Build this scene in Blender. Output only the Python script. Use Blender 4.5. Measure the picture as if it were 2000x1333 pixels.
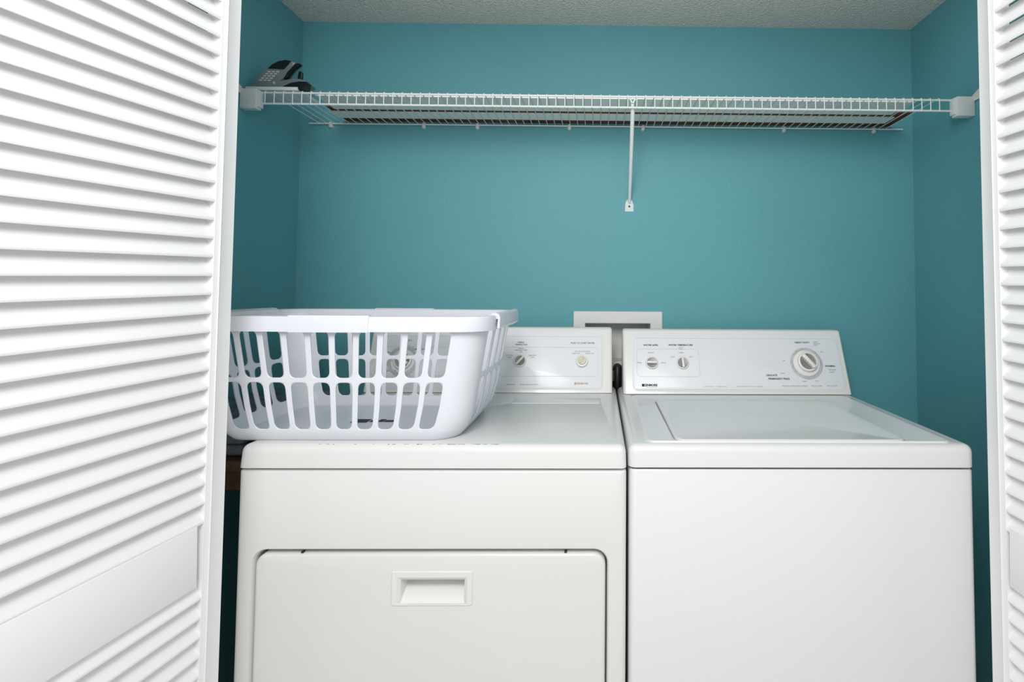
import bpy, bmesh, math, random
from mathutils import Vector, Matrix
random.seed(4)
SC = bpy.context.scene
C = SC.collection
for o in list(bpy.data.objects):
    bpy.data.objects.remove(o)

# ------------------------------------------------------------------ camera
cam = bpy.data.cameras.new('camera')
cam.sensor_width = 36.0
cam.lens = 1048.3171 * 36.0 / 2000.0
cam.shift_x = (1000.0 - 1185.8662) / 2000.0
cam.shift_y = (525.8351 - 666.5) / 2000.0
cam.clip_start = 0.02
cam_o = bpy.data.objects.new('camera', cam)
C.objects.link(cam_o)
R_ = Vector((0.99987218, -0.01486392, 0.00588892))
U_ = Vector((-0.00649102, -0.04078961, 0.99914667))
F_ = Vector((0.01461103, 0.99905719, 0.04088088))
cam_o.matrix_world = Matrix(((R_.x, U_.x, -F_.x, 0), (R_.y, U_.y, -F_.y, 0), (R_.z, U_.z, -F_.z, 1.215), (0, 0, 0, 1)))
SC.camera = cam_o

# ------------------------------------------------------------------ world, lamps, exposure
W = bpy.data.worlds.new('room_ambience')
SC.world = W
W.use_nodes = True
bg = W.node_tree.nodes['Background']
bg.inputs['Color'].default_value = (0.97, 0.985, 1.0, 1)
bg.inputs['Strength'].default_value = 0.82

def area(name, loc, target, size, power, col):
    l = bpy.data.lights.new(name, 'AREA')
    l.shape = 'DISK'
    l.size = size
    l.energy = power
    l.color = col
    o = bpy.data.objects.new(name, l)
    o.location = loc
    o.rotation_euler = (Vector(target) - Vector(loc)).to_track_quat('-Z', 'Y').to_euler()
    C.objects.link(o)
    return o
area('room_lamp', (-0.15, -0.10, 1.74), (0.12, 1.77, 1.25), 0.4, 7.5, (1.0, 0.995, 0.985))
area('room_ceiling_lamp', (-0.15, -0.5, 2.35), (0.12, 1.77, 1.0), 0.7, 15.0, (1.0, 0.995, 0.985))

vs = SC.view_settings
vs.view_transform = 'Standard'
vs.look = 'None'
vs.exposure = 0.0
vs.gamma = 1.0
vs.use_curve_mapping = False

# ------------------------------------------------------------------ materials
def srgb(r, g, b):
    f = lambda c: (c / 12.92 if c <= 0.04045 else ((c + 0.055) / 1.055) ** 2.4)
    return (f(r / 255.0), f(g / 255.0), f(b / 255.0), 1.0)

def mat(name, col, rough=0.5, spec=0.5, metal=0.0, bump=None, var=None, coat=0.0, transl=0.0):
    """bump = (scale, strength, distance, detail); var = (scale, darker colour, amount)"""
    m = bpy.data.materials.new(name)
    m.use_nodes = True
    nt = m.node_tree
    N, L = nt.nodes, nt.links
    b = N['Principled BSDF']
    b.inputs['Base Color'].default_value = col
    b.inputs['Roughness'].default_value = rough
    b.inputs['Specular IOR Level'].default_value = spec
    b.inputs['Metallic'].default_value = metal
    b.inputs['Coat Weight'].default_value = coat
    b.inputs['Coat Roughness'].default_value = 0.09
    tc = N.new('ShaderNodeTexCoord')
    if var:
        n = N.new('ShaderNodeTexNoise')
        n.inputs['Scale'].default_value = var[0]
        n.inputs['Detail'].default_value = 5
        L.new(tc.outputs['Object'], n.inputs['Vector'])
        r = N.new('ShaderNodeValToRGB')
        r.color_ramp.elements[0].position = 0.35
        r.color_ramp.elements[1].position = 0.7
        r.color_ramp.elements[0].color = col
        r.color_ramp.elements[1].color = tuple(col[i] * (1 - var[2]) + var[1][i] * var[2] for i in range(4))
        L.new(n.outputs['Fac'], r.inputs['Fac'])
        L.new(r.outputs['Color'], b.inputs['Base Color'])
    if bump:
        n = N.new('ShaderNodeTexNoise')
        n.inputs['Scale'].default_value = bump[0]
        n.inputs['Detail'].default_value = bump[3]
        L.new(tc.outputs['Object'], n.inputs['Vector'])
        bp = N.new('ShaderNodeBump')
        bp.inputs['Strength'].default_value = bump[1]
        bp.inputs['Distance'].default_value = bump[2]
        L.new(n.outputs['Fac'], bp.inputs['Height'])
        L.new(bp.outputs['Normal'], b.inputs['Normal'])
    if transl:
        t = N.new('ShaderNodeBsdfTranslucent')
        t.inputs['Color'].default_value = col
        mx = N.new('ShaderNodeMixShader')
        mx.inputs['Fac'].default_value = transl
        L.new(b.outputs['BSDF'], mx.inputs[1])
        L.new(t.outputs['BSDF'], mx.inputs[2])
        L.new(mx.outputs['Shader'], N['Material Output'].inputs['Surface'])
    return m

TEAL = srgb(97, 163, 171)
MT = {
    'teal': mat('teal_wall_paint', TEAL, 0.55, 0.35, bump=(150, 0.22, 0.004, 2), var=(1.6, srgb(90, 153, 162), 0.5)),
    'ceil': mat('popcorn_ceiling', srgb(242, 240, 234), 0.95, 0.1, bump=(170, 0.9, 0.012, 3)),
    'wall': mat('white_wall_paint', srgb(226, 222, 212), 0.6, 0.3, bump=(150, 0.15, 0.003, 2)),
    'floor': mat('floor_tile', srgb(226, 222, 215), 0.45, 0.4, var=(5, srgb(216, 210, 202), 0.6)),
    'door': mat('white_door_paint', srgb(237, 237, 237), 0.42, 0.4, bump=(60, 0.03, 0.001, 3)),
    'enamel': mat('white_enamel', srgb(220, 220, 220), 0.32, 0.35, bump=(260, 0.02, 0.0008, 2), coat=0.3),
    'enamel_old': mat('aged_white_enamel', srgb(220, 220, 219), 0.34, 0.35, bump=(260, 0.02, 0.0008, 2), var=(3.0, srgb(219, 217, 215), 0.6), coat=0.25),
    'trimw': mat('ivory_console_plastic', srgb(229, 228, 222), 0.3, 0.5, bump=(200, 0.02, 0.0006, 2), coat=0.15),
    'face': mat('console_face_print_base', srgb(226, 228, 231), 0.36, 0.4, bump=(300, 0.01, 0.0005, 2), coat=0.15),
    'ink': mat('grey_ink', srgb(112, 114, 120), 0.6, 0.2, var=(40, srgb(110, 112, 118), 0.5)),
    'ink_pale': mat('pale_grey_ink', srgb(160, 163, 168), 0.6, 0.2, var=(40, srgb(170, 172, 176), 0.5)),
    'ink_dark': mat('black_ink', srgb(50, 50, 54), 0.6, 0.2, var=(40, srgb(70, 70, 74), 0.5)),
    'ink_red': mat('faded_red_ink', srgb(206, 164, 146), 0.6, 0.2, var=(60, srgb(222, 180, 150), 0.6)),
    'line': mat('printed_outline', srgb(196, 199, 203), 0.5, 0.3, var=(30, srgb(205, 207, 210), 0.5)),
    'knobw': mat('white_knob_plastic', srgb(228, 227, 222), 0.32, 0.5, bump=(200, 0.02, 0.0005, 2)),
    'knobg': mat('grey_knob_recess', srgb(140, 138, 134), 0.4, 0.5, metal=0.3, bump=(300, 0.03, 0.0005, 2)),
    'knobb': mat('beige_knob_cap', srgb(205, 198, 178), 0.4, 0.4, bump=(200, 0.03, 0.0005, 2)),
    'dialr': mat('dial_print_ring', srgb(178, 180, 184), 0.4, 0.4, var=(90, srgb(210, 211, 214), 0.7)),
    'dark': mat('dark_gap', srgb(40, 38, 36), 0.8, 0.2, var=(20, srgb(60, 54, 50), 0.5)),  # shade of the open seams, put in as a dark colour
    'basket': mat('white_basket_plastic', srgb(238, 240, 246), 0.33, 0.45, bump=(120, 0.03, 0.0008, 2), transl=0.22),
    'wire': mat('white_vinyl_wire', srgb(222, 228, 228), 0.4, 0.4, bump=(90, 0.05, 0.0006, 2)),
    'bracket': mat('white_bracket_plastic', srgb(214, 220, 218), 0.45, 0.4, bump=(90, 0.05, 0.0006, 2)),
    'panel': mat('white_faced_panel', srgb(246, 244, 238), 0.5, 0.3, var=(6, srgb(236, 236, 228), 0.6)),
    'hardb': mat('brown_hardboard', srgb(112, 72, 50), 0.7, 0.2, var=(14, srgb(70, 42, 30), 0.7)),
    'phs': mat('silver_phone_plastic', srgb(126, 134, 140), 0.35, 0.5, metal=0.25, bump=(200, 0.03, 0.0005, 2)),
    'phb': mat('black_phone_plastic', srgb(22, 24, 28), 0.3, 0.5, bump=(200, 0.03, 0.0005, 2)),
    'phk': mat('phone_key_plastic', srgb(190, 192, 190), 0.4, 0.4, bump=(200, 0.03, 0.0005, 2)),
    'pad': mat('white_paper_pad', srgb(220, 224, 226), 0.7, 0.2, var=(20, srgb(205, 208, 212), 0.5)),
    'boxp': mat('grey_white_box_plastic', srgb(222, 222, 220), 0.45, 0.4, bump=(120, 0.04, 0.0006, 2)),
    'rubber': mat('black_rubber', srgb(24, 23, 24), 0.45, 0.4, bump=(120, 0.05, 0.001, 2)),
    'brass': mat('dull_metal', srgb(150, 148, 142), 0.35, 0.5, metal=0.9, bump=(120, 0.05, 0.001, 2)),
    'wood': mat('dark_brown_wood', srgb(84, 60, 42), 0.55, 0.3, bump=(40, 0.2, 0.002, 6), var=(18, srgb(48, 32, 22), 0.8)),
    'cloth': mat('grey_blue_cloth', srgb(118, 126, 134), 0.9, 0.1, bump=(300, 0.4, 0.002, 3), var=(25, srgb(82, 88, 96), 0.7)),
    'screw': mat('dark_screw', srgb(66, 58, 54), 0.5, 0.4, metal=0.5, var=(60, srgb(40, 36, 34), 0.5)),
    'scuff': mat('chipped_enamel', srgb(160, 150, 142), 0.8, 0.2, var=(200, srgb(96, 84, 76), 0.7)),
}

# ------------------------------------------------------------------ helpers
def world_off(p):
    v = Vector((0, 0, 0))
    while p:
        v += p.location
        p = p.parent
    return v

def obj(name, bm, m, parent=None, local=False, angle=32, smooth=True):
    if parent is not None and not local:
        bmesh.ops.translate(bm, verts=bm.verts, vec=-world_off(parent))
    bmesh.ops.recalc_face_normals(bm, faces=bm.faces)
    me = bpy.data.meshes.new(name)
    bm.to_mesh(me)
    bm.free()
    if smooth:
        me.shade_smooth()
        me.set_sharp_from_angle(angle=math.radians(angle))
    me.materials.append(MT[m])
    o = bpy.data.objects.new(name, me)
    C.objects.link(o)
    o.parent = parent
    return o

def tag(o, label, cat, group=None):
    o['label'] = label
    o['category'] = cat
    if group:
        o['group'] = group
    return o

def thing(name, loc, label, cat, group=None):
    o = bpy.data.objects.new(name, None)
    o.empty_display_size = 0.05
    C.objects.link(o)
    o.location = loc
    return tag(o, label, cat, group)

def struct(name, bm, m, label=None, **k):
    o = obj(name, bm, m, **k)
    o['kind'] = 'structure'
    if label:
        o['label'] = label
    return o

def NB():
    return bmesh.new()

def box(bm, x0, x1, y0, y1, z0, z1, bev=0.0, seg=2):
    t = bmesh.new()
    r = bmesh.ops.create_cube(t, size=1.0)
    for v in t.verts:
        v.co = Vector((x0 + (v.co.x + .5) * (x1 - x0), y0 + (v.co.y + .5) * (y1 - y0), z0 + (v.co.z + .5) * (z1 - z0)))
    if bev:
        bmesh.ops.bevel(t, geom=list(t.edges), offset=bev, segments=seg, profile=0.5, affect='EDGES')
    merge(bm, t)
    return bm

def merge(bm, t, M=None):
    mp = {}
    for v in t.verts:
        mp[v] = bm.verts.new(M @ v.co if M is not None else v.co)
    for f in t.faces:
        try:
            bm.faces.new([mp[v] for v in f.verts])
        except ValueError:
            pass
    t.free()
    return bm

def loft(bm, loops, cap0=False, cap1=False, closed=True):
    rows = [[bm.verts.new(p) for p in lp] for lp in loops]
    n = len(rows[0])
    for a, b in zip(rows[:-1], rows[1:]):
        for i in range(n if closed else n - 1):
            j = (i + 1) % n
            bm.faces.new((a[i], a[j], b[j], b[i]))
    if cap0:
        bm.faces.new(rows[0])
    if cap1:
        bm.faces.new(rows[-1])
    return bm

def rr(x0, x1, y0, y1, r, n=6):
    pts = []
    for cx, cy, a0 in ((x1 - r, y1 - r, 0), (x0 + r, y1 - r, 90), (x0 + r, y0 + r, 180), (x1 - r, y0 + r, 270)):
        for i in range(n + 1):
            a = math.radians(a0 + 90.0 * i / n)
            pts.append((cx + r * math.cos(a), cy + r * math.sin(a)))
    return pts

def xy(l, z):
    return [Vector((p[0], p[1], z)) for p in l]

def xz(l, y):
    return [Vector((p[0], y, p[1])) for p in l]

def tube(bm, pts, r, n=8, caps=True):
    pts = [Vector(p) for p in pts]
    loops = []
    prev = None
    for i, p in enumerate(pts):
        d = (pts[min(i + 1, len(pts) - 1)] - pts[max(i - 1, 0)]).normalized()
        if prev is None:
            up = Vector((0, 0, 1)) if abs(d.z) < 0.9 else Vector((1, 0, 0))
            a = d.cross(up).normalized()
        else:
            a = (prev - d * prev.dot(d)).normalized()
        prev = a
        b = d.cross(a)
        rad = r[i] if isinstance(r, (list, tuple)) else r
        loops.append([p + a * (rad * math.cos(2 * math.pi * k / n)) + b * (rad * math.sin(2 * math.pi * k / n)) for k in range(n)])
    return loft(bm, loops, caps, caps)

def lathe(bm, prof, n=28, M=None, cap0=False, cap1=False):
    t = bmesh.new()
    loft(t, [[Vector((r * math.cos(2 * math.pi * k / n), r * math.sin(2 * math.pi * k / n), h)) for k in range(n)] for r, h in prof], cap0, cap1)
    return merge(bm, t, M)

_dg_cache = {}
def text_bm(bm, s, size, M, align='CENTER', bold=0.0):
    cu = bpy.data.curves.new('t', 'FONT')
    cu.body = s
    cu.size = size
    cu.align_x = align
    cu.align_y = 'CENTER'
    cu.offset = bold
    cu.resolution_u = 2
    o = bpy.data.objects.new('t', cu)
    C.objects.link(o)
    dg = bpy.context.evaluated_depsgraph_get()
    e = o.evaluated_get(dg)
    me = e.to_mesh()
    t = bmesh.new()
    t.from_mesh(me)
    e.to_mesh_clear()
    bpy.data.objects.remove(o)
    bpy.data.curves.remove(cu)
    merge(bm, t, M)

# ------------------------------------------------------------------ setting
XL, XR, YB, ZC = -0.9917, 1.0506, 1.77, 2.1074
OX0, OX1, OZ0, OZ1 = -0.045, 0.168, 0.985, 1.1085      # opening of the water outlet box in the back wall
bm = NB()
outer = rr(XL - .1, XR + .1, 0.0, ZC + .1, 0.001)
hole = rr(OX0, OX1, OZ0, OZ1, 0.001)
loft(bm, [xz(outer, YB + .12), xz(outer, YB), xz(hole, YB), xz(hole, YB + .12)])
struct('wall_back', bm, 'teal', 'teal painted back wall of the laundry closet')
struct('wall_left', box(NB(), XL - .1, XL, 1.03, YB, 0, ZC), 'teal')
struct('wall_right', box(NB(), XR, XR + .1, 1.03, YB, 0, ZC), 'teal')
struct('ceiling', box(NB(), XL - .1, XR + .1, 1.03, YB + .12, ZC, ZC + .1), 'ceil', 'rough popcorn textured ceiling of the closet')
struct('floor', box(NB(), -2.2, 2.2, -2.0, YB + .12, -0.05, 0.0), 'floor')
struct('wall_front_left', box(NB(), -2.2, -0.80, 0.915, 1.03, 0, 2.44), 'wall')
struct('wall_front_right', box(NB(), 0.865, 2.2, 0.915, 1.03, 0, 2.44), 'wall')
struct('wall_front_header', box(NB(), -0.80, 0.865, 0.915, 1.03, 2.105, 2.44), 'wall')
struct('baseboard_left', box(NB(), XL, XL + .012, 1.03, YB - .012, 0, .09, .003), 'wall')
struct('baseboard_back', box(NB(), XL, XR, YB - .012, YB, 0, .09, .003), 'wall')
struct('baseboard_right', box(NB(), XR - .012, XR, 1.03, YB - .012, 0, .09, .003), 'wall')

# ------------------------------------------------------------------ louvered doors
def louver_door(name, base, near, s, slope, pitch, zline, zrail, zlow, label):
    """local +X runs from the far edge towards the room, local s*Y is the side in view"""
    WD, TH, ST = 0.40, 0.028, 0.040
    d = thing(name, base, label, 'door', 'louvered closet doors')
    d.rotation_euler = (0, 0, math.atan2(near[1], near[0]))
    ang = math.atan(slope)
    def stile(flip):
        prof = [(0.0, -0.0035), (0.0012, -0.0022), (0.026, -0.0008), (0.0275, 0.0), (0.029, 0.0010), (0.0305, 0.0002), (0.031, 0.0), (ST, 0.0), (ST, -TH), (0.0, -TH)]
        t = NB()
        lp = []
        for z in (0.015, 2.02):
            lp.append([Vector(((WD - u) if flip else u, s * v, z)) for u, v in prof])
        loft(t, lp, True, True)
        return obj('stile', t, 'door', d, local=True)
    stile(False)
    stile(True)
    # one slat: section slopes down towards the viewed side
    sec = [(-0.0008, 0.0), (-0.0003, -0.0028), (-0.0012, -0.0052), (-0.0032, -0.0052), (-0.0262, 0.0275), (-0.0272, 0.0310), (-0.0262, 0.0355), (-0.0245, 0.0355)]
    t = NB()
    loft(t, [[Vector((u, s * v, z + 0.0052)) for v, z in sec] for u in (ST - .006, WD - ST + .006)], True, True)
    first = obj('slat', t, 'door', d, local=True, angle=40)
    def put(z, o=None):
        if o is None:
            o = first.copy()
            C.objects.link(o)
            o.parent = d
        o.rotation_euler = (0, ang, 0)
        o.location = (0, 0, z)
    zs = []
    z = zline
    while z - pitch > zrail[1] - 0.012:
        z -= pitch
    while z < 1.93:
        zs.append(z)
        z += pitch
    z = zlow
    while z > 0.24:
        zs.append(z)
        z -= pitch
    put(zs[0], first)
    for z in zs[1:]:
        put(z)
    def rail(z0, z1):
        t = NB()
        box(t, ST - .012, WD - ST + .012, min(-s * TH * .98, -s * .0004), max(-s * TH * .98, -s * .0004), z0, z1, .0010)
        o = obj('rail', t, 'door', d, local=True)
        o.rotation_euler = (0, ang, 0)
    rail(zrail[0], zrail[1])
    rail(1.945, 2.01)
    rail(0.03, 0.215)
    return d
louver_door('louvered_door', (-0.627, 0.93, 0), (-0.17474, -0.98461), 1, 0.0277, 0.0307, 1.2369, (0.7415, 0.8377), 0.7178,
            'white louvered closet door standing open beside the dryer')
louver_door('louvered_door', (0.670, 0.93, 0), (0.04325, -0.99906), -1, 0.0222, 0.0311, 1.2604, (0.738, 0.832), 0.711,
            'white louvered closet door standing open beside the washer')

# ------------------------------------------------------------------ consoles (shared)
def console_frame(yb, zb, yt, zt):
    s = Vector((0, yt - yb, zt - zb))
    L = s.length
    s.normalize()
    n = Vector((0, -s.z, s.y))
    O = Vector((0, yb, zb))
    def at(a, b, h=0.0):
        return O + Vector((a, 0, 0)) + s * b + n * h
    def mtx(a, b, h=0.0):
        p = at(a, b, h)
        return Matrix(((1, 0, 0, p.x), (0, s.y, n.y, p.y), (0, s.z, n.z, p.z), (0, 0, 0, 1)))
    return at, mtx, L

def console_body(x0, x1, at, L, yback, z0):
    bm = NB()
    prof = [(at(0, 0), 'f'), (at(0, L), 't')]
    top = at(0, L)
    p = [Vector((0, at(0, 0).y, z0)), Vector((0, top.y, top.z)), Vector((0, yback, top.z)), Vector((0, yback, z0))]
    t = NB()
    loft(t, [[Vector((x, q.y, q.z)) for q in p] for x in (x0, x1)], True, True)
    bmesh.ops.bevel(t, geom=[e for e in t.edges if not (abs(e.verts[0].co.z - z0) < 1e-5 and abs(e.verts[1].co.z - z0) < 1e-5)], offset=0.008, segments=4, profile=0.5, affect='EDGES')
    merge(bm, t)
    return bm

def plate(bm, at, a0, a1, b0, b1, r, h0, h1, inset=0.002):
    l0 = rr(a0, a1, b0, b1, r)
    l1 = rr(a0 + inset, a1 - inset, b0 + inset, b1 - inset, max(r - inset, .0005))
    loft(bm, [[at(a, b, h0) for a, b in l0], [at(a, b, (h0 + 3 * h1) / 4) for a, b in l0], [at(a, b, h1) for a, b in l1]], False, True)

def outline(bm, at, a0, a1, b0, b1, r, w, h):
    l0 = rr(a0, a1, b0, b1, r)
    l1 = rr(a0 + w, a1 - w, b0 + w, b1 - w, r - w)
    loft(bm, [[at(a, b, h) for a, b in l0], [at(a, b, h) for a, b in l1]])

def knob(parent, mtx, a, b, r, rot, grey='knobg'):
    M = mtx(a, b, 0.0012)
    bm = NB()
    lathe(bm, [(r, 0), (r, r * .28), (r * .96, r * .36), (r * .84, r * .40), (r * .80, r * .36), (r * .79, r * .22)], M=M)
    Mr = M @ Matrix.Rotation(math.radians(rot), 4, 'Z')
    t = NB()
    box(t, -r * .17, r * .17, -r * .80, r * .80, r * .2, r * .78, r * .07, 2)
    merge(bm, t, Mr)
    k = obj('control_knob', bm, 'knobw', parent)
    bm = NB()
    lathe(bm, [(r * .80, r * .16), (r * .80, r * .24), (r * .5, r * .20), (.0004, r * .18)], M=M)
    obj('knob_recess', bm, grey, k)
    return k

# ------------------------------------------------------------------ washer
WX0, WX1, WY, WYB = 0.0594, 0.7456, 1.066, 1.715
wash = thing('washing_machine', (0.404, 1.39, 0), 'white top loading washing machine with a big round cycle dial', 'washing machine')
bm = NB()
b0 = rr(WX0 + .002, WX1 - .001, WY, WYB, .012)
loft(bm, [xy(b0, .025), xy(b0, .862), xy(rr(WX0 + .004, WX1 - .003, WY + .002, WYB - .002, .011), .8655)], True, True)
obj('cabinet', bm, 'enamel', wash)
for fx in (WX0 + .05, WX1 - .05):
    for fy in (WY + .06, WYB - .06):
        bm = NB()
        lathe(bm, [(.02, 0), (.02, .012), (.012, .016), (.012, .03)], M=Matrix.Translation((fx, fy, 0)), cap0=True, cap1=True)
        obj('levelling_foot', bm, 'rubber', wash)
bm = NB()
g0 = rr(WX0 + .012, WX1 - .012, WY + .012, WYB - .012, .008)
loft(bm, [xy(g0, .860), xy(g0, .874)], True, True)
obj('seam_gap_shade', bm, 'dark', wash)  # dark fill standing in for the shade in the seam under the top
# top panel with a recess for the lid
bm = NB()
ZT = .914
R = .015
loops = [xy(rr(WX0, WX1, WY - .003, WYB, .016), .8705)]
loops.append(xy(rr(WX0, WX1, WY - .003, WYB, .016), ZT - R))
for i in range(1, 6):
    a = math.radians(90 * i / 5)
    o = R * (1 - math.cos(a))
    loops.append(xy(rr(WX0 + o, WX1 - o, WY - .003 + o, WYB - o, max(.016 - o, .0012)), ZT - R + R * math.sin(a)))
LX0, LX1, LY0, LY1 = .1565, .6260, 1.084, 1.484
# shallow dish around the lid then the lid pocket
loops.append(xy(rr(WX0 + .034, WX1 - .030, WY + .014, 1.558, .020), ZT))
loops.append(xy(rr(WX0 + .038, WX1 - .036, WY + .0148, 1.553, .018), ZT + .0030))
loops.append(xy(rr(WX0 + .042, WX1 - .042, WY + .0155, 1.550, .017), ZT + .0034))
loops.append(xy(rr(WX0 + .048, WX1 - .050, WY + .0162, 1.546, .016), ZT + .0004))
loops.append(xy(rr(LX0 - .0035, LX1 + .0012, LY0 - .0015, LY1 + .0015, .026), ZT + .0004))
loops.append(xy(rr(LX0 - .0035, LX1 + .0012, LY0 - .0015, LY1 + .0015, .026), ZT - .012))
loft(bm, loops, True, True)
top = obj('top_panel', bm, 'enamel', wash, angle=50)
bm = NB()
loft(bm, [xy(rr(LX0, LX1, LY0, LY1, .025), ZT - .011), xy(rr(LX0, LX1, LY0, LY1, .025), ZT + .001),
          xy(rr(LX0 + .002, LX1 - .002, LY0 + .002, LY1 - .002, .024), ZT + .0042),
          xy(rr(LX0 + .006, LX1 - .008, LY0 + .004, LY1 - .006, .020), ZT + .0048),
          xy(rr(LX0 + .012, LX1 - .015, LY0 + .007, LY1 - .012, .018), ZT + .0018)], True, True)
obj('lid', bm, 'enamel', wash, angle=50)
# console
at, mtx, L = console_frame(1.5756, .9155, 1.655, 1.0975)
con = obj('console', console_body(.0725, .7445, at, L, 1.705, .9155), 'trimw', wash, angle=40)
bm = NB()
plate(bm, at, .100, .7300, .0085, .186, .018, -.001, .0022, .003)
face = obj('face_plate', bm, 'face', con)
H = .0027
bm = NB()
outline(bm, at, .1137, .3012, .0506, .136, .012, .0009, H)
outline(bm, at, .1040, .7260, .0125, .170, .014, .0008, H)
obj('printed_outline', bm, 'line', con)
bm = NB()
for s_, sz, a, b, bo in (('WATER LEVEL', .0072, .1575, .1474, .0002), ('WATER TEMPERATURE', .0072, .2478, .1479, .0002),
                         ('HEAVY DUTY', .0074, .6198, .1577, .0002), ('NORMAL', .0074, .693, .0846, .0002), ('DELICATE', .0072, .5135, .0559, .0002),
                         ('PERMANENT PRESS', .0074, .5333, .0453, .0002)):
    text_bm(bm, s_, sz, mtx(a, b, H), bold=bo)
text_bm(bm, 'KENMORE', .0088, mtx(.1520, .0252, H), bold=.0004)
t = NB(); box(t, .1305 - .0035, .1305 + .0035, -.0040, .0040, 0, .0002); merge(bm, t, mtx(0, .0250, H))
t = NB(); box(t, .136, .171, -.0003, .0003, 0, .0002); merge(bm, t, mtx(0, .0196, H))
obj('lettering', bm, 'ink_dark', con, smooth=False)
bm = NB()
for s_, sz, a, b in (('WASH', .0042, .2478, .1405), ('RINSE', .0042, .2478, .1355), ('MEDIUM', .0048, .1566, .1234), ('SMALL', .0052, .1218, .0930), ('LARGE', .0052, .1930, .0930),
                     ('COLD', .0048, .2209, .111), ('WARM', .0048, .2479, .1238), ('HOT', .0048, .2765, .1112), ('HEAVY', .0045, .6620, .1600), ('REGULAR', .0045, .6640, .1545),
                     ('LIGHT', .0045, .6610, .149), ('SOAK', .005, .5464, .0622), ('REGULAR', .0052, .6972, .0736), ('LIGHT', .0052, .6942, .0659),
                     ('OFF', .0045, .5560, .1000), ('SPIN', .0045, .675, .128), ('RINSE', .0045, .608, .038), ('SPIN', .0045, .645, .039),
                     ('PUSH DIAL IN AND TURN TO SELECT', .0045, .5774, .0241), ('PULL TO START', .0045, .6426, .0243), ('PUSH TO STOP', .0045, .6880, .0245)):
    text_bm(bm, s_, sz, mtx(a, b, H))
obj('small_lettering', bm, 'ink', con, smooth=False)
bm = NB()
for s_, sz, a, b in (('HEAVY DUTY', .0046, .3246, .0218), ('EXTRA LARGE', .0046, .3623, .0219), ('LARGE CAPACITY WITH TWO SPEEDS', .0046, .4424, .0221)):
    text_bm(bm, s_, sz, mtx(a, b, H))
obj('pale_lettering', bm, 'ink_pale', con, smooth=False)
knob(con, mtx, .1588, .0920, .0188, 88)
knob(con, mtx, .2508, .0920, .0188, 4)
# timer dial
bm = NB()
lathe(bm, [(.0485, 0), (.0485, .0012), (.0470, .002)], 48, mtx(.6225, .0925, .0022))
lathe(bm, [(.0470, .002), (.040, .002)], 48, mtx(.6225, .0925, .0022))
dial = obj('dial_ring', bm, 'dialr', con)
bm = NB()
lathe(bm, [(.040, .001), (.040, .004), (.038, .0055), (.028, .006), (.027, .002)], 48, mtx(.6225, .0925, .0022))
obj('dial_skirt', bm, 'knobw', con)
bm = NB()
for k in range(40):                     # tick marks round the dial
    if k % 10 in (7, 8, 9):
        continue
    t = NB(); box(t, .0410, .0448, -.0004, .0004, 0, .0002)
    merge(bm, t, mtx(.6225, .0925, .0044) @ Matrix.Rotation(2 * math.pi * k / 40, 4, 'Z'))
obj('dial_ticks', bm, 'ink', con, smooth=False)
def big_knob():
    r = .0300
    M = mtx(.6232, .0945, .006)
    bm = NB()
    lathe(bm, [(r, 0), (r, .010), (r * .96, .0125), (r * .84, .0135), (r * .80, .0125), (r * .79, .006)], 40, M)
    t = NB(); box(t, -.0052, .0052, -r * .82, r * .82, .005, .022, .002, 2)
    merge(bm, t, M @ Matrix.Rotation(math.radians(38), 4, 'Z'))
    k = obj('timer_knob', bm, 'knobw', con)
    bm = NB()
    lathe(bm, [(r * .80, .004), (r * .80, .007), (r * .5, .006), (.0004, .0058)], 40, M)
    obj('knob_recess', bm, 'knobg', k)
big_knob()

# ------------------------------------------------------------------ dryer
DX0, DX1, DY, DYB = -0.6944, 0.0556, 1.062, 1.715
dry = thing('clothes_dryer', (-.32, 1.39, 0), 'white front loading clothes dryer with a wide door, under the basket', 'dryer')
bm = NB()
b0 = rr(DX0, DX1, .025, .8655, .006)
DO = (-.6615, .0190, .130, .7125)      # door opening
loops = [xz(b0, DYB), xz(b0, DY + .010)]
for i in range(1, 5):
    a = math.radians(90 * i / 4)
    o = .010 * (1 - math.cos(a))
    loops.append(xz(rr(DX0 + o, DX1 - o, .025 + o, .8655 - o * .6, max(.006 - o, .0011)), DY + .010 - .010 * math.sin(a)))
oi = rr(DO[0], DO[1], DO[2], DO[3], .026)
loops.append(xz(rr(DO[0] - .012, DO[1] + .012, DO[2] - .012, DO[3] + .012, .036), DY))
loops.append(xz(rr(DO[0] - .003, DO[1] + .003, DO[2] - .003, DO[3] + .003, .029), DY + .0008))
loops.append(xz(oi, DY + .005))
loops.append(xz(oi, DY + .056))
loft(bm, loops, True, True)
obj('cabinet', bm, 'enamel_old', dry, angle=45)
for fx in (DX0 + .05, DX1 - .05):
    for fy in (DY + .06, DYB - .06):
        bm = NB()
        lathe(bm, [(.02, 0), (.02, .012), (.012, .016), (.012, .03)], M=Matrix.Translation((fx, fy, 0)), cap0=True, cap1=True)
        obj('levelling_foot', bm, 'rubber', dry)
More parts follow.
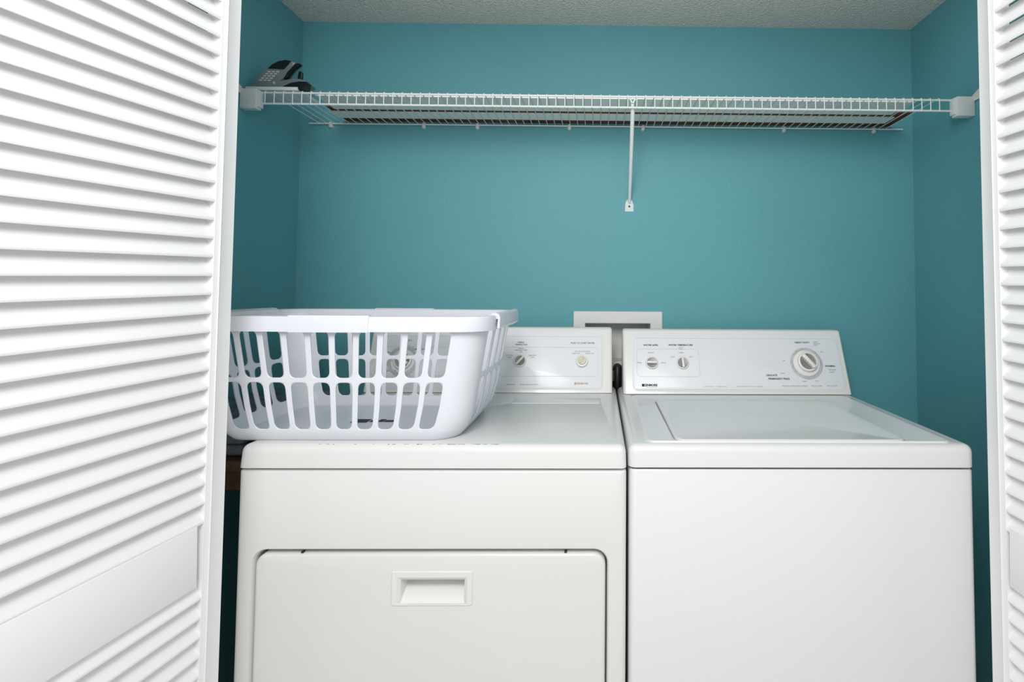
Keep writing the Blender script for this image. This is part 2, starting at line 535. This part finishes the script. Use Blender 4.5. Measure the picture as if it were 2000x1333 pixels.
# door with a cup handle
g = .0055
D0, D1, D2, D3 = DO[0] + g * .6, DO[1] - g * .6, DO[2] + g, DO[3] - g * 1.25
HX0, HX1, HZ0, HZ1 = -.3958, -.2406, .6085, .6730
YF = DY + .001
bm = NB()
loops = [xz(rr(D0, D1, D2, D3, .024), DY + .055), xz(rr(D0, D1, D2, D3, .024), YF + .008)]
for i in range(1, 5):
    a = math.radians(90 * i / 4)
    o = .007 * (1 - math.cos(a))
    loops.append(xz(rr(D0 + o, D1 - o, D2 + o, D3 - o, .024 - o), YF + .007 - .007 * math.sin(a)))
hl = rr(HX0 + .001, HX1 - .001, HZ0 + .001, HZ1 - .001, .002)
loops.append(xz(hl, YF))
loops.append(xz(hl, YF + .046))
loft(bm, loops, True, True)
door = obj('door', bm, 'enamel_old', dry, angle=45)
bm = NB()
ix0, ix1, iz0, iz1 = -.3795, -.2565, .6105, .6555
loops = [xz(rr(HX0, HX1, HZ0, HZ1, .003), YF + .001), xz(rr(HX0, HX1, HZ0, HZ1, .003), YF - .0012),
         xz(rr(HX0 + .0015, HX1 - .0015, HZ0 + .001, HZ1 - .0015, .0025), YF - .0024),
         xz(rr(ix0 - .006, ix1 + .006, iz0 - .0005, iz1 + .006, .002), YF - .0020),
         xz(rr(ix0, ix1, iz0, iz1, .0015), YF + .003),
         xz(rr(ix0 + .002, ix1 - .002, iz0 + .010, iz1 + .003, .0012), YF + .010),
         xz(rr(ix0 + .005, ix1 - .003, iz0 + .030, iz1 + .006, .0012), YF + .040)]
loft(bm, loops, False, True)
obj('cup_handle', bm, 'boxp', door, angle=30)
for px in (-.570, -.062):
    bm = NB(); box(bm, px - .0025, px + .0025, DY + .004, DY + .012, D3 - .0005, D3 + .003, .0008)
    obj('door_bumper', bm, 'screw', dry)
bm = NB()
g0 = rr(DX0 + .010, DX1 - .010, DY + .010, DYB - .012, .008)
loft(bm, [xy(g0, .860), xy(g0, .874)], True, True)
obj('seam_gap_shade', bm, 'dark', dry)  # shaded gap below the dryer top, painted as a dark slab
bm = NB()
loops = [xy(rr(DX0, DX1, DY - .003, DYB, .012), .8695), xy(rr(DX0 + .003, DX1 - .001, DY - .003, DYB, .012), ZT - R)]
for i in range(1, 6):
    a = math.radians(90 * i / 5)
    o = R * (1 - math.cos(a))
    loops.append(xy(rr(DX0 + .003 + o, DX1 - .001 - o, DY - .003 + o, DYB - o, max(.012 - o, .0012)), ZT - R + R * math.sin(a)))
# lint screen cover embossed at the back
loops.append(xy(rr(-.236, .008, 1.446, 1.522, .004), ZT))
loops.append(xy(rr(-.234, .006, 1.448, 1.520, .004), ZT - .0018))
loops.append(xy(rr(-.232, .004, 1.450, 1.518, .004), ZT + .0010))
loft(bm, loops, True, True)
obj('top_panel', bm, 'enamel_old', dry, angle=50)
bm = NB()
for k in range(44):                     # chipped paint along the front edge of the top
    x = random.choice((random.uniform(-.56, -.20), random.uniform(-.36, -.22), random.uniform(-.30, -.20)))
    w = random.uniform(.002, .008)
    y_ = DY + .0062 + random.uniform(-.0004, .0006)
    box(bm, x, x + w, y_, y_ + random.uniform(.0008, .0018), ZT - .0030, ZT - .0007)
o = obj('paint_chips', bm, 'scuff', dry, smooth=False)
o['kind'] = 'stuff'
atd, mtd, LD = console_frame(1.590, .9155, 1.660, 1.1015)
cond = obj('console', console_body(-.6900, .0405, atd, LD, 1.705, .9155), 'trimw', dry, angle=40)
bm = NB()
plate(bm, atd, -.664, .0135, .0085, .188, .016, -.001, .0022, .003)
obj('face_plate', bm, 'face', cond)
bm = NB()
outline(bm, atd, -.2950, -.0010, .0475, .136, .010, .0008, H)
outline(bm, atd, -.655, -.3900, .0475, .136, .010, .0008, H)
outline(bm, atd, -.658, .0095, .0125, .170, .012, .0007, H)
obj('printed_outline', bm, 'line', cond)
bm = NB()
for s_, sz, a, b in (('FABRIC', .0064, -.2358, .1505), ('TEMPERATURE', .0056, -.2354, .1436), ('PUSH TO START DRYER', .0068, -.0492, .1492),
                     ('AUTO DRY', .007, -.584, .155), ('TIMED DRY', .007, -.540, .128), ('COTTON', .006, -.640, .118), ('PERMANENT PRESS', .006, -.625, .062)):
    text_bm(bm, s_, sz, mtd(a, b, H), bold=.00012)
obj('lettering', bm, 'ink', cond, smooth=False)
bm = NB()
for s_, sz, a, b in (('MEDIUM', .0044, -.2344, .1320), ('PERMANENT PRESS', .0044, -.2344, .1265), ('KNIT', .0044, -.2344, .1210), ('COTTON', .005, -.2690, .1105), ('HIGH', .0045, -.2670, .1045),
                     ('DELICATE', .005, -.1994, .1105), ('LOW', .0045, -.1994, .1045), ('END OF CYCLE SIGNAL', .0044, -.0488, .1238), ('SIGNAL OFF', .0046, -.0690, .1174), ('SIGNAL ON', .0046, -.0280, .1174),
                     ('HEAVY DUTY', .0046, -.258, .0231), ('EXTRA LARGE CAPACITY', .0046, -.2050, .0232), ('COOL DOWN', .005, -.63, .092), ('MINUTES', .005, -.52, .100)):
    text_bm(bm, s_, sz, mtd(a, b, H))
obj('small_lettering', bm, 'ink', cond, smooth=False)
bm = NB()
text_bm(bm, 'KENMORE', .0078, mtd(-.0490, .0267, H), bold=.0003)
t = NB(); box(t, -.0715, -.0665, -.0036, .0036, 0, .0002); merge(bm, t, mtd(0, .0264, H))
obj('maker_lettering', bm, 'ink_red', cond, smooth=False)
knob(cond, mtd, -.2354, .0935, .0182, -42)
# push button with beige cap
M = mtd(-.0498, .0935, .0012)
bm = NB()
lathe(bm, [(.0180, 0), (.0180, .008), (.0170, .010), (.0125, .0105)], M=M)
k = obj('start_button', bm, 'knobw', cond)
bm = NB()
lathe(bm, [(.0128, .004), (.0128, .013), (.0118, .0145), (.006, .0148), (.0004, .0148)], M=M)
t = NB(); box(t, -.0015, .0015, -.010, .010, .0145, .0165, .0005); merge(bm, t, M @ Matrix.Rotation(math.radians(-35), 4, 'Z'))
obj('button_cap', bm, 'knobb', k)
# drying timer seen through the basket
bm = NB()
lathe(bm, [(.046, 0), (.046, .0012), (.0445, .002), (.036, .002)], 48, mtd(-.584, .0925, .0022))
obj('dial_ring', bm, 'dialr', cond)
bm = NB()
for k in range(24):
    if k in (8, 15, 16):
        continue
    t = NB(); box(t, .0465, .050, -.0005, .0005, 0, .0002)
    merge(bm, t, mtd(-.584, .0925, .0027) @ Matrix.Rotation(2 * math.pi * k / 24, 4, 'Z'))
obj('dial_ticks', bm, 'ink', cond, smooth=False)
knob(cond, mtd, -.584, .0925, .027, 60)

# ------------------------------------------------------------------ laundry basket
BX, BY, BZ, BH = -.520, 1.2485, ZT + .0012, .240
bas = thing('laundry_basket', (BX, BY, BZ), 'white plastic laundry basket with slotted sides standing on the dryer', 'basket')
RC = .052
def ab(h):
    a = .252 + .040 * h / BH - (.020 * (1 - h / .06) ** 2 if h < .06 else 0)
    b = .168 + .016 * h / BH - (.012 * (1 - h / .03) ** 2 if h < .03 else 0)
    return a, b
SEGS = ('front', 'c1', 'right', 'c2', 'back', 'c3', 'left', 'c4')
def BP(seg, t, h, o=0.0):
    """point on the wall: seg + t in 0..1 run counter-clockwise seen from above, o = outset"""
    a, b = ab(max(h, 0))
    rc = RC
    bul = .010 * min(1, max(h, 0) / BH + .15)
    sa, sb = a - rc, b - rc
    if seg == 'front':
        x = -sa + 2 * sa * t
        return Vector((x, -b - o - bul * (1 - (x / sa) ** 2), h))
    if seg == 'back':
        x = sa - 2 * sa * t
        return Vector((x, b + o + bul * (1 - (x / sa) ** 2), h))
    if seg == 'right':
        return Vector((a + o + bul * .5 * (1 - (2 * t - 1) ** 2), -sb + 2 * sb * t, h))
    if seg == 'left':
        return Vector((-a - o - bul * .5 * (1 - (2 * t - 1) ** 2), sb - 2 * sb * t, h))
    k = {'c1': (1, -1, -90), 'c2': (1, 1, 0), 'c3': (-1, 1, 90), 'c4': (-1, -1, 180)}[seg]
    ang = math.radians(k[2] + 90 * t)
    return Vector((k[0] * sa + (rc + o) * math.cos(ang), k[1] * sb + (rc + o) * math.sin(ang), h))
K = 6
cols = []
for seg in SEGS:
    n = {'front': 10, 'back': 10, 'right': 4, 'left': 4}.get(seg, 3)
    for i in range(n):
        cols.append((seg, i / n, (i + 1) / n, n if seg[0] != 'c' else 0))
rows = [(0, .020, False), (.020, .122, True), (.122, .224, True), (.224, .240, False)]
bm = NB()
def cell_pts(mu, mv, ru, rv):
    """matching outer square and inner rounded hole, both as 4*K points in the unit cell"""
    out, inn = [], []
    def corner(cx, cy, sx, sy, ang):
        return (cx + sx * ru * (1 - 0) + ru * math.cos(ang), cy + sy * rv + rv * math.sin(ang))
    cs = [(mu, mv, 180), (1 - mu, mv, 270), (1 - mu, 1 - mv, 0), (mu, 1 - mv, 90)]
    sq = [(0, 0), (1, 0), (1, 1), (0, 1)]
    def arc(ci, deg):
        x, y, a0 = cs[ci]
        cx = x + ru if ci in (0, 3) else x - ru
        cy = y + rv if ci in (0, 1) else y - rv
        a = math.radians(deg)
        return (cx + ru * math.cos(a), cy + rv * math.sin(a))
    for ci in range(4):
        p, q = sq[ci], sq[(ci + 1) % 4]
        a0 = cs[ci][2]
        nx = (ci + 1) % 4
        b0 = cs[nx][2]
        ip = [arc(ci, a0 + 45), arc(ci, a0 + 67), arc(ci, a0 + 90), None, arc(nx, b0), arc(nx, b0 + 23)]
        ip[3] = tuple((ip[2][j] + ip[4][j]) / 2 for j in (0, 1))
        for k in range(K):
            out.append((p[0] + (q[0] - p[0]) * k / K, p[1] + (q[1] - p[1]) * k / K))
            inn.append(ip[k])
    return out, inn
for seg, t0, t1, n in cols:
    for h0, h1, hole in rows:
        mp = lambda u, v: BP(seg, t0 + (t1 - t0) * u, h0 + (h1 - h0) * v)
        if hole and n:
            o_, i_ = cell_pts(.125, .045, .24, .11)
            mid = [((2 * a[0] + b[0]) / 3, (2 * a[1] + b[1]) / 3) for a, b in zip(i_, o_)]
            loft(bm, [[mp(*p) for p in o_], [mp(*p) for p in mid], [mp(*p) for p in i_]])
        else:
            g_ = [[bm.verts.new(mp(i / K, j / K)) for i in range(K + 1)] for j in range(K + 1)]
            for j in range(K):
                for i in range(K):
                    bm.faces.new((g_[j][i], g_[j][i + 1], g_[j + 1][i + 1], g_[j + 1][i]))
# the floor of the basket
per = []
for seg, t0, t1, n in cols:
    for i in range(K):
        per.append((seg, t0 + (t1 - t0) * i / K))
lp = [[BP(s_, t, 0) for s_, t in per]]
for f_ in (.975, .8, .5, .15):
    lp.append([Vector((p.x * f_, p.y * f_, 0.0 if f_ > .9 else .0015)) for p in lp[0]])
loft(bm, lp, False, True)
bmesh.ops.remove_doubles(bm, verts=bm.verts, dist=.00015)
body = obj('slotted_body', bm, 'basket', bas, local=True, angle=60)
sm = body.modifiers.new('wall', 'SOLIDIFY'); sm.thickness = .0026; sm.offset = 0.0
# rim
def rim(segs, prof, name, parent, m='basket'):
    bm = NB()
    lps = []
    for s_, t in segs:
        lps.append([BP(s_, t, h, o) for o, h in prof])
    full = len(segs) == len(per)
    rows_ = [[bm.verts.new(p) for p in l] for l in lps]
    nn, mm = len(rows_), len(rows_[0])
    for i in range(nn if full else nn - 1):
        A, B_ = rows_[i], rows_[(i + 1) % nn]
        for j in range(mm):
            bm.faces.new((A[j], A[(j + 1) % mm], B_[(j + 1) % mm], B_[j]))
    if not full:
        bm.faces.new(rows_[0]); bm.faces.new(rows_[-1])
    return obj(name, bm, m, parent, local=True, angle=40)
rp = [(.000, .232), (.000, .244), (.003, .2475), (.008, .2485), (.012, .2470), (.0135, .2440), (.0150, .2180), (.0130, .2178), (.0110, .2400), (.0025, .2420)]
rim_o = rim(per, rp, 'rim', bas)
gp = [(-.001, .240), (-.001, .2465), (.003, .2500), (.008, .2508), (.013, .2494), (.0152, .2450), (.0166, .2172), (.0120, .2172), (.0120, .2380), (.002, .2420)]
rim([('front', .34 + .32 * i / 16) for i in range(17)], gp, 'grip', rim_o)
rim([('back', .34 + .32 * i / 16) for i in range(17)], gp, 'grip', rim_o)
hp = [(-.001, .240), (-.001, .2475), (.004, .2520), (.011, .2530), (.018, .2505), (.0215, .2440), (.0240, .2240), (.0265, .2262), (.0255, .2262), (.0225, .2200), (.0190, .2215), (.0175, .2400), (.004, .2420)]
rim([('right', .02 + .96 * i / 16) for i in range(17)], hp, 'handle', rim_o)
rim([('left', .02 + .96 * i / 16) for i in range(17)], hp, 'handle', rim_o)
bm = NB()
for k, (x0, x1) in enumerate(((-.034, .002), (.006, .022), (.024, .036), (.038, .058))):
    box(bm, x0, x1, -.030 + .006 * min(k, 1), .000 - .008 * (k % 2), .0030, .0036)
obj('printed_mark', bm, 'ink_dark', body, local=True, smooth=False)

# ------------------------------------------------------------------ wire shelf
SY, SYB, SZ, SL = 1.4875, 1.7650, 1.7650, .0345
SX0, SX1 = -.950, 1.003
shelf = thing('wire_shelf', (0.03, 1.63, SZ), 'long white vinyl coated wire shelf across the teal back wall', 'shelf')
for y, z, r in ((SY, SZ - .0035, .0030), (SY - .0005, SZ - SL, .0030), (SYB - .002, SZ - .003, .0026)):
    bm = NB()
    tube(bm, [(SX0 - (.01 if y > 1.7 else 0), y, z), (SX1 + (.01 if y > 1.7 else 0), y, z)], r, 10)
    obj('long_rod', bm, 'wire', shelf)
bm = NB()
wy0 = SY - .0042
tube(bm, [(0, wy0, SZ - SL - .003), (0, wy0, SZ - .004), (0, wy0 + .0008, SZ - .0006), (0, wy0 + .004, SZ + .0010), (0, SYB, SZ + .0010)], .00145, 6)
wire0 = obj('cross_wire', bm, 'wire', shelf, local=True)
wire0.data.transform(Matrix.Translation((0, -1.63, -SZ)))
nw = int((SX1 - SX0 - .02) / .0252)
x = SX0 + .019
wire0.location.x = x - .03
for i in range(1, nw):
    w = wire0.copy()
    C.objects.link(w)
    w.parent = shelf
    w.location.x = x + i * .0252 - .03
for cx in (-.8892, -.5838, -.4069, -.1025, .1422, .614, .9169):
    bm = NB()
    lathe(bm, [(.0065, 0), (.0065, .008), (.0045, .010)], 14, Matrix.Translation((cx, YB, SZ - .010)) @ Matrix.Rotation(math.radians(90), 4, 'X'), cap1=True)
    box(bm, cx - .004, cx + .004, YB - .012, YB, SZ - .010, SZ + .002, .001)
    obj('wall_clip', bm, 'bracket', shelf)
for sgn, xa, xb in ((-1, XL + .0005, -.946), (1, .999, XR - .0005)):
    xa_, xb_ = min(xa, xb), max(xa, xb)
    bm = NB()
    box(bm, xa_, xb_, SY - .020, SY + .006, SZ - .054, SZ + .0020, .003)
    bx = obj('end_bracket', bm, 'bracket', shelf)
    bm = NB()                                  # socket lip round the rod ends
    xi = xb_ if sgn < 0 else xa_
    box(bm, xi - .006, xi + .006, SY - .014, SY + .006, SZ - .048, SZ - .001, .002)
    obj('rod_socket', bm, 'bracket', bx)
    bm = NB()                                  # ear that carries the screw, flat on the side wall
    xw = XL + .0015 if sgn < 0 else XR - .0015
    t = NB()
    pr = [(SY - .012, SZ - .012), (SY - .004, SZ + .001), (SY - .050, SZ + .020), (SY - .060, SZ + .016), (SY - .060, SZ + .000), (SY - .050, SZ - .012)]
    loft(t, [[Vector((xw + dx, p[0], p[1])) for p in pr] for dx in (-.0012, .0024 if sgn < 0 else -.0036)], True, True)
    merge(bm, t)
    obj('screw_ear', bm, 'bracket', bx)
    bm = NB()
    lathe(bm, [(.0035, 0), (.003, .0012), (.0005, .0016)], 12, Matrix.Translation((xw + (.0024 if sgn < 0 else -.0036), SY - .050, SZ + .008)) @ Matrix.Rotation(math.radians(90 if sgn < 0 else -90), 4, 'Y'))
    obj('screw', bm, 'screw', bx)
# diagonal brace
br = thing('shelf_brace', (.0977, YB, 1.479), 'thin white diagonal brace holding the wire shelf to the back wall', 'brace')
bm = NB()
tube(bm, [(.0905, SY + .004, SZ - .022), (.0915, SY + .012, SZ - .040), (.0985, YB - .010, 1.522), (.0985, YB - .004, 1.508)], [.0050, .0060, .0056, .0045], 12)
obj('pole', bm, 'wire', br)
bm = NB()
tube(bm, [(.0815, SY - .001, SZ - .010), (.0850, SY + .001, SZ - .012), (.0890, SY + .004, SZ - .020)], .0026, 8)
tube(bm, [(.1005, SY - .001, SZ - .010), (.0965, SY + .001, SZ - .012), (.0925, SY + .004, SZ - .020)], .0026, 8)
obj('rod_hook', bm, 'wire', br)
bm = NB()
pr = [(.0838, 1.4785), (.1122, 1.4785), (.1122, 1.4870), (.1105, 1.4900), (.1122, 1.4930), (.1118, 1.5020), (.1085, 1.5085), (.1072, 1.5150), (.1025, 1.5195), (.0930, 1.5195), (.0862, 1.5100), (.0840, 1.4990)]
loft(bm, [[Vector((p[0], yy, p[1])) for p in pr] for yy in (YB, YB - .0025)], False, True)
obj('wall_plate', bm, 'bracket', br)
bm = NB()
lathe(bm, [(.0034, 0), (.0030, .0014), (.0005, .0018)], 12, Matrix.Translation((.0980, YB - .0025, 1.4955)) @ Matrix.Rotation(math.radians(90), 4, 'X'))
obj('screw', bm, 'screw', br)

# panels lying on the shelf
ZD = SZ + .0026
def sheet(name, x0, x1, y0, y1, z0, z1, m, label):
    o = obj(name, box(NB(), x0, x1, y0, y1, z0, z1, .0006, 1), m)
    return tag(o, label, 'board')
sheet('white_board', -.815, .905, 1.523, 1.6360, ZD, ZD + .004, 'panel', 'long thin white board lying at the front of the wire shelf')
sheet('white_board', -.845, .930, 1.6610, 1.7215, ZD, ZD + .004, 'panel', 'long thin white board lying at the back of the wire shelf')
sheet('hardboard_sheet', -.840, .968, 1.630, 1.7672, ZD + .0042, ZD + .0082, 'hardb', 'thin brown hardboard sheet lying on top of the white boards on the wire shelf')

# cordless telephone at the end of the shelf
PZ = ZD
pad = obj('paper_pad', box(NB(), -.986, -.842, 1.482, 1.600, PZ, PZ + .0095, .0015), 'pad')
tag(pad, 'flat white pad lying under the cordless telephone on the wire shelf', 'pad')
PB = PZ + .0099
ph = thing('cordless_telephone', (-.90, 1.53, PB), 'silver and black cordless telephone in its cradle on the wire shelf', 'telephone')
def prof_solid(pts, y0, y1, bev):
    t = NB()
    n = len(pts)
    loft(t, [[Vector((p[0], y, p[1])) for p in pts] for y in (y0, y1)], True, True)
    if bev:
        bmesh.ops.bevel(t, geom=[e for e in t.edges], offset=bev, segments=2, profile=.5, affect='EDGES')
    return t
# coordinates below: X world, Z world
obj('cradle', prof_solid([(-.980, PB), (-.976, PB + .006), (-.955, PB + .012), (-.900, PB + .016), (-.858, PB + .026), (-.836, PB + .024), (-.822, PB + .018), (-.832, PB + .010), (-.870, PB + .003), (-.884, PB)], 1.487, 1.545, .0022), 'phs', ph)
obj('cradle_foot', prof_solid([(-.885, PB + .0015), (-.862, PB + .0125), (-.840, PB + .0165), (-.818, PB + .0160), (-.822, PB + .004), (-.8285, PB - .0090), (-.8405, PB - .0085), (-.842, PB)], 1.4845, 1.512, .0015), 'phb', ph)
obj('antenna', prof_solid([(-.848, PB + .018), (-.835, PB + .018), (-.834, PB + .044), (-.838, PB + .047), (-.844, PB + .045)], 1.488, 1.498, .002), 'phb', ph)
hs = obj('handset', prof_solid([(-.972, PB + .005), (-.958, PB + .026), (-.940, PB + .046), (-.919, PB + .064), (-.900, PB + .074), (-.880, PB + .0780), (-.862, PB + .0760), (-.852, PB + .0705), (-.862, PB + .060), (-.874, PB + .045), (-.886, PB + .030), (-.893, PB + .014), (-.915, PB + .006)], 1.488, 1.516, .004), 'phs', ph, angle=40)
obj('earpiece_back', prof_solid([(-.889, PB + .0265), (-.876, PB + .044), (-.863, PB + .060), (-.853, PB + .0700), (-.842, PB + .0705), (-.839, PB + .0660), (-.849, PB + .0635), (-.860, PB + .0545), (-.871, PB + .040), (-.878, PB + .0270)], 1.490, 1.503, .002), 'phb', hs)
obj('display', prof_solid([(-.9285, PB + .052), (-.917, PB + .0645), (-.900, PB + .0738), (-.880, PB + .0775), (-.864, PB + .0750), (-.872, PB + .064), (-.884, PB + .0505), (-.905, PB + .0520)], 1.4862, 1.500, .0012), 'phb', hs)
for r_ in range(5):
    for c_ in range(3):
        u = PB + .046 - r_ * .0062
        xk = -.930 - r_ * .0055 + c_ * .0120
        bm = NB(); box(bm, xk, xk + .0088, 1.4868, 1.490, u - .0040, u, .0008)
        obj('key', bm, 'phk', hs)
bm = NB()
lathe(bm, [(.004, 0), (.0035, .0015), (.0005, .002)], 14, Matrix.Translation((-.910, 1.4885, PB + .0125)) @ Matrix.Rotation(math.radians(90), 4, 'X'))
obj('button', bm, 'phk', ph)

# ------------------------------------------------------------------ water outlet box and hose
ob = thing('outlet_box', (.0620, YB, .94), 'pale grey recessed water outlet box in the wall between the machines', 'outlet box')
FX0, FX1, FZ0, FZ1 = -.0837, .2080, .945, 1.1480
bm = NB()
i0 = rr(OX0, OX1, OZ0, OZ1, .0015)
loft(bm, [xz(rr(FX0, FX1, FZ0, FZ1, .004), YB - .0002), xz(rr(FX0, FX1, FZ0, FZ1, .004), YB - .006), xz(rr(FX0 + .002, FX1 - .002, FZ0 + .002, FZ1 - .002, .003), YB - .008),
          xz(rr(OX0 - .002, OX1 + .002, OZ0 - .002, OZ1 + .002, .002), YB - .008), xz(i0, YB - .006), xz(i0, YB + .001)])
obj('frame', bm, 'boxp', ob)
bm = NB()
i1 = rr(OX0 + .0004, OX1 - .0004, OZ0 + .0004, OZ1 - .0004, .0015)
loft(bm, [xz(i1, YB + .001), xz(i1, YB + .085)], False, True)
obj('recess', bm, 'boxp', ob)
for vx in (.010, .110):
    bm = NB()
    tube(bm, [(vx, YB + .04, 1.05), (vx, YB + .04, OZ0 + .0004)], .010, 12)
    tube(bm, [(vx - .018, YB + .03, 1.056), (vx + .018, YB + .03, 1.056)], .005, 8)
    obj('valve', bm, 'brass', ob)
hz = thing('drain_hose', (.060, 1.735, 0), 'black rubber hose elbow between the two machines', 'hose')
bm = NB()
tube(bm, [(.060, 1.735, .02), (.060, 1.735, .60), (.060, 1.732, .905), (.060, 1.731, .945), (.0605, 1.738, .962), (.061, 1.752, .966), (.061, 1.7605, .966)], [.011, .011, .0125, .0145, .0150, .0150, .0140], 14)
obj('tube', bm, 'rubber', hz)
bm = NB()
tube(bm, [(.043, 1.722, .962), (.043, 1.722, .930)], .0085, 12)
obj('clamp', bm, 'brass', hz)

# ------------------------------------------------------------------ things between dryer and left wall
st = thing('wooden_stand', (-.860, 1.40, 0), 'narrow dark brown wooden stand between the dryer and the side wall', 'stand')
bm = NB(); box(bm, -.984, -.735, 1.140, 1.690, .835, .858, .003)
obj('top', bm, 'wood', st)
bm = NB(); box(bm, -.976, -.743, 1.150, 1.680, .795, .835)
obj('apron', bm, 'wood', st)
for lx in (-.976, -.773):
    for ly in (1.235, 1.650):
        bm = NB(); box(bm, lx, lx + .030, ly, ly + .030, 0, .7905, .002)
        obj('leg', bm, 'wood', st)
bm = NB()
for k in range(3):
    z0 = .8584 + k * .0225
    box(bm, -.975 + .004 * k, -.755 - .003 * k, 1.165 + .006 * k, 1.600 - .005 * k, z0, z0 + .0225, .009, 3)
cl = obj('folded_blanket', bm, 'cloth')
tag(cl, 'folded grey blanket lying on the narrow wooden stand', 'blanket')

# fine print and other specks too small to pick apart
for o in bpy.data.objects:
    if o.name.split('.')[0] in ('lettering', 'small_lettering', 'pale_lettering', 'maker_lettering', 'dial_ticks', 'printed_mark', 'printed_outline', 'paint_chips'):
        o['kind'] = 'stuff'
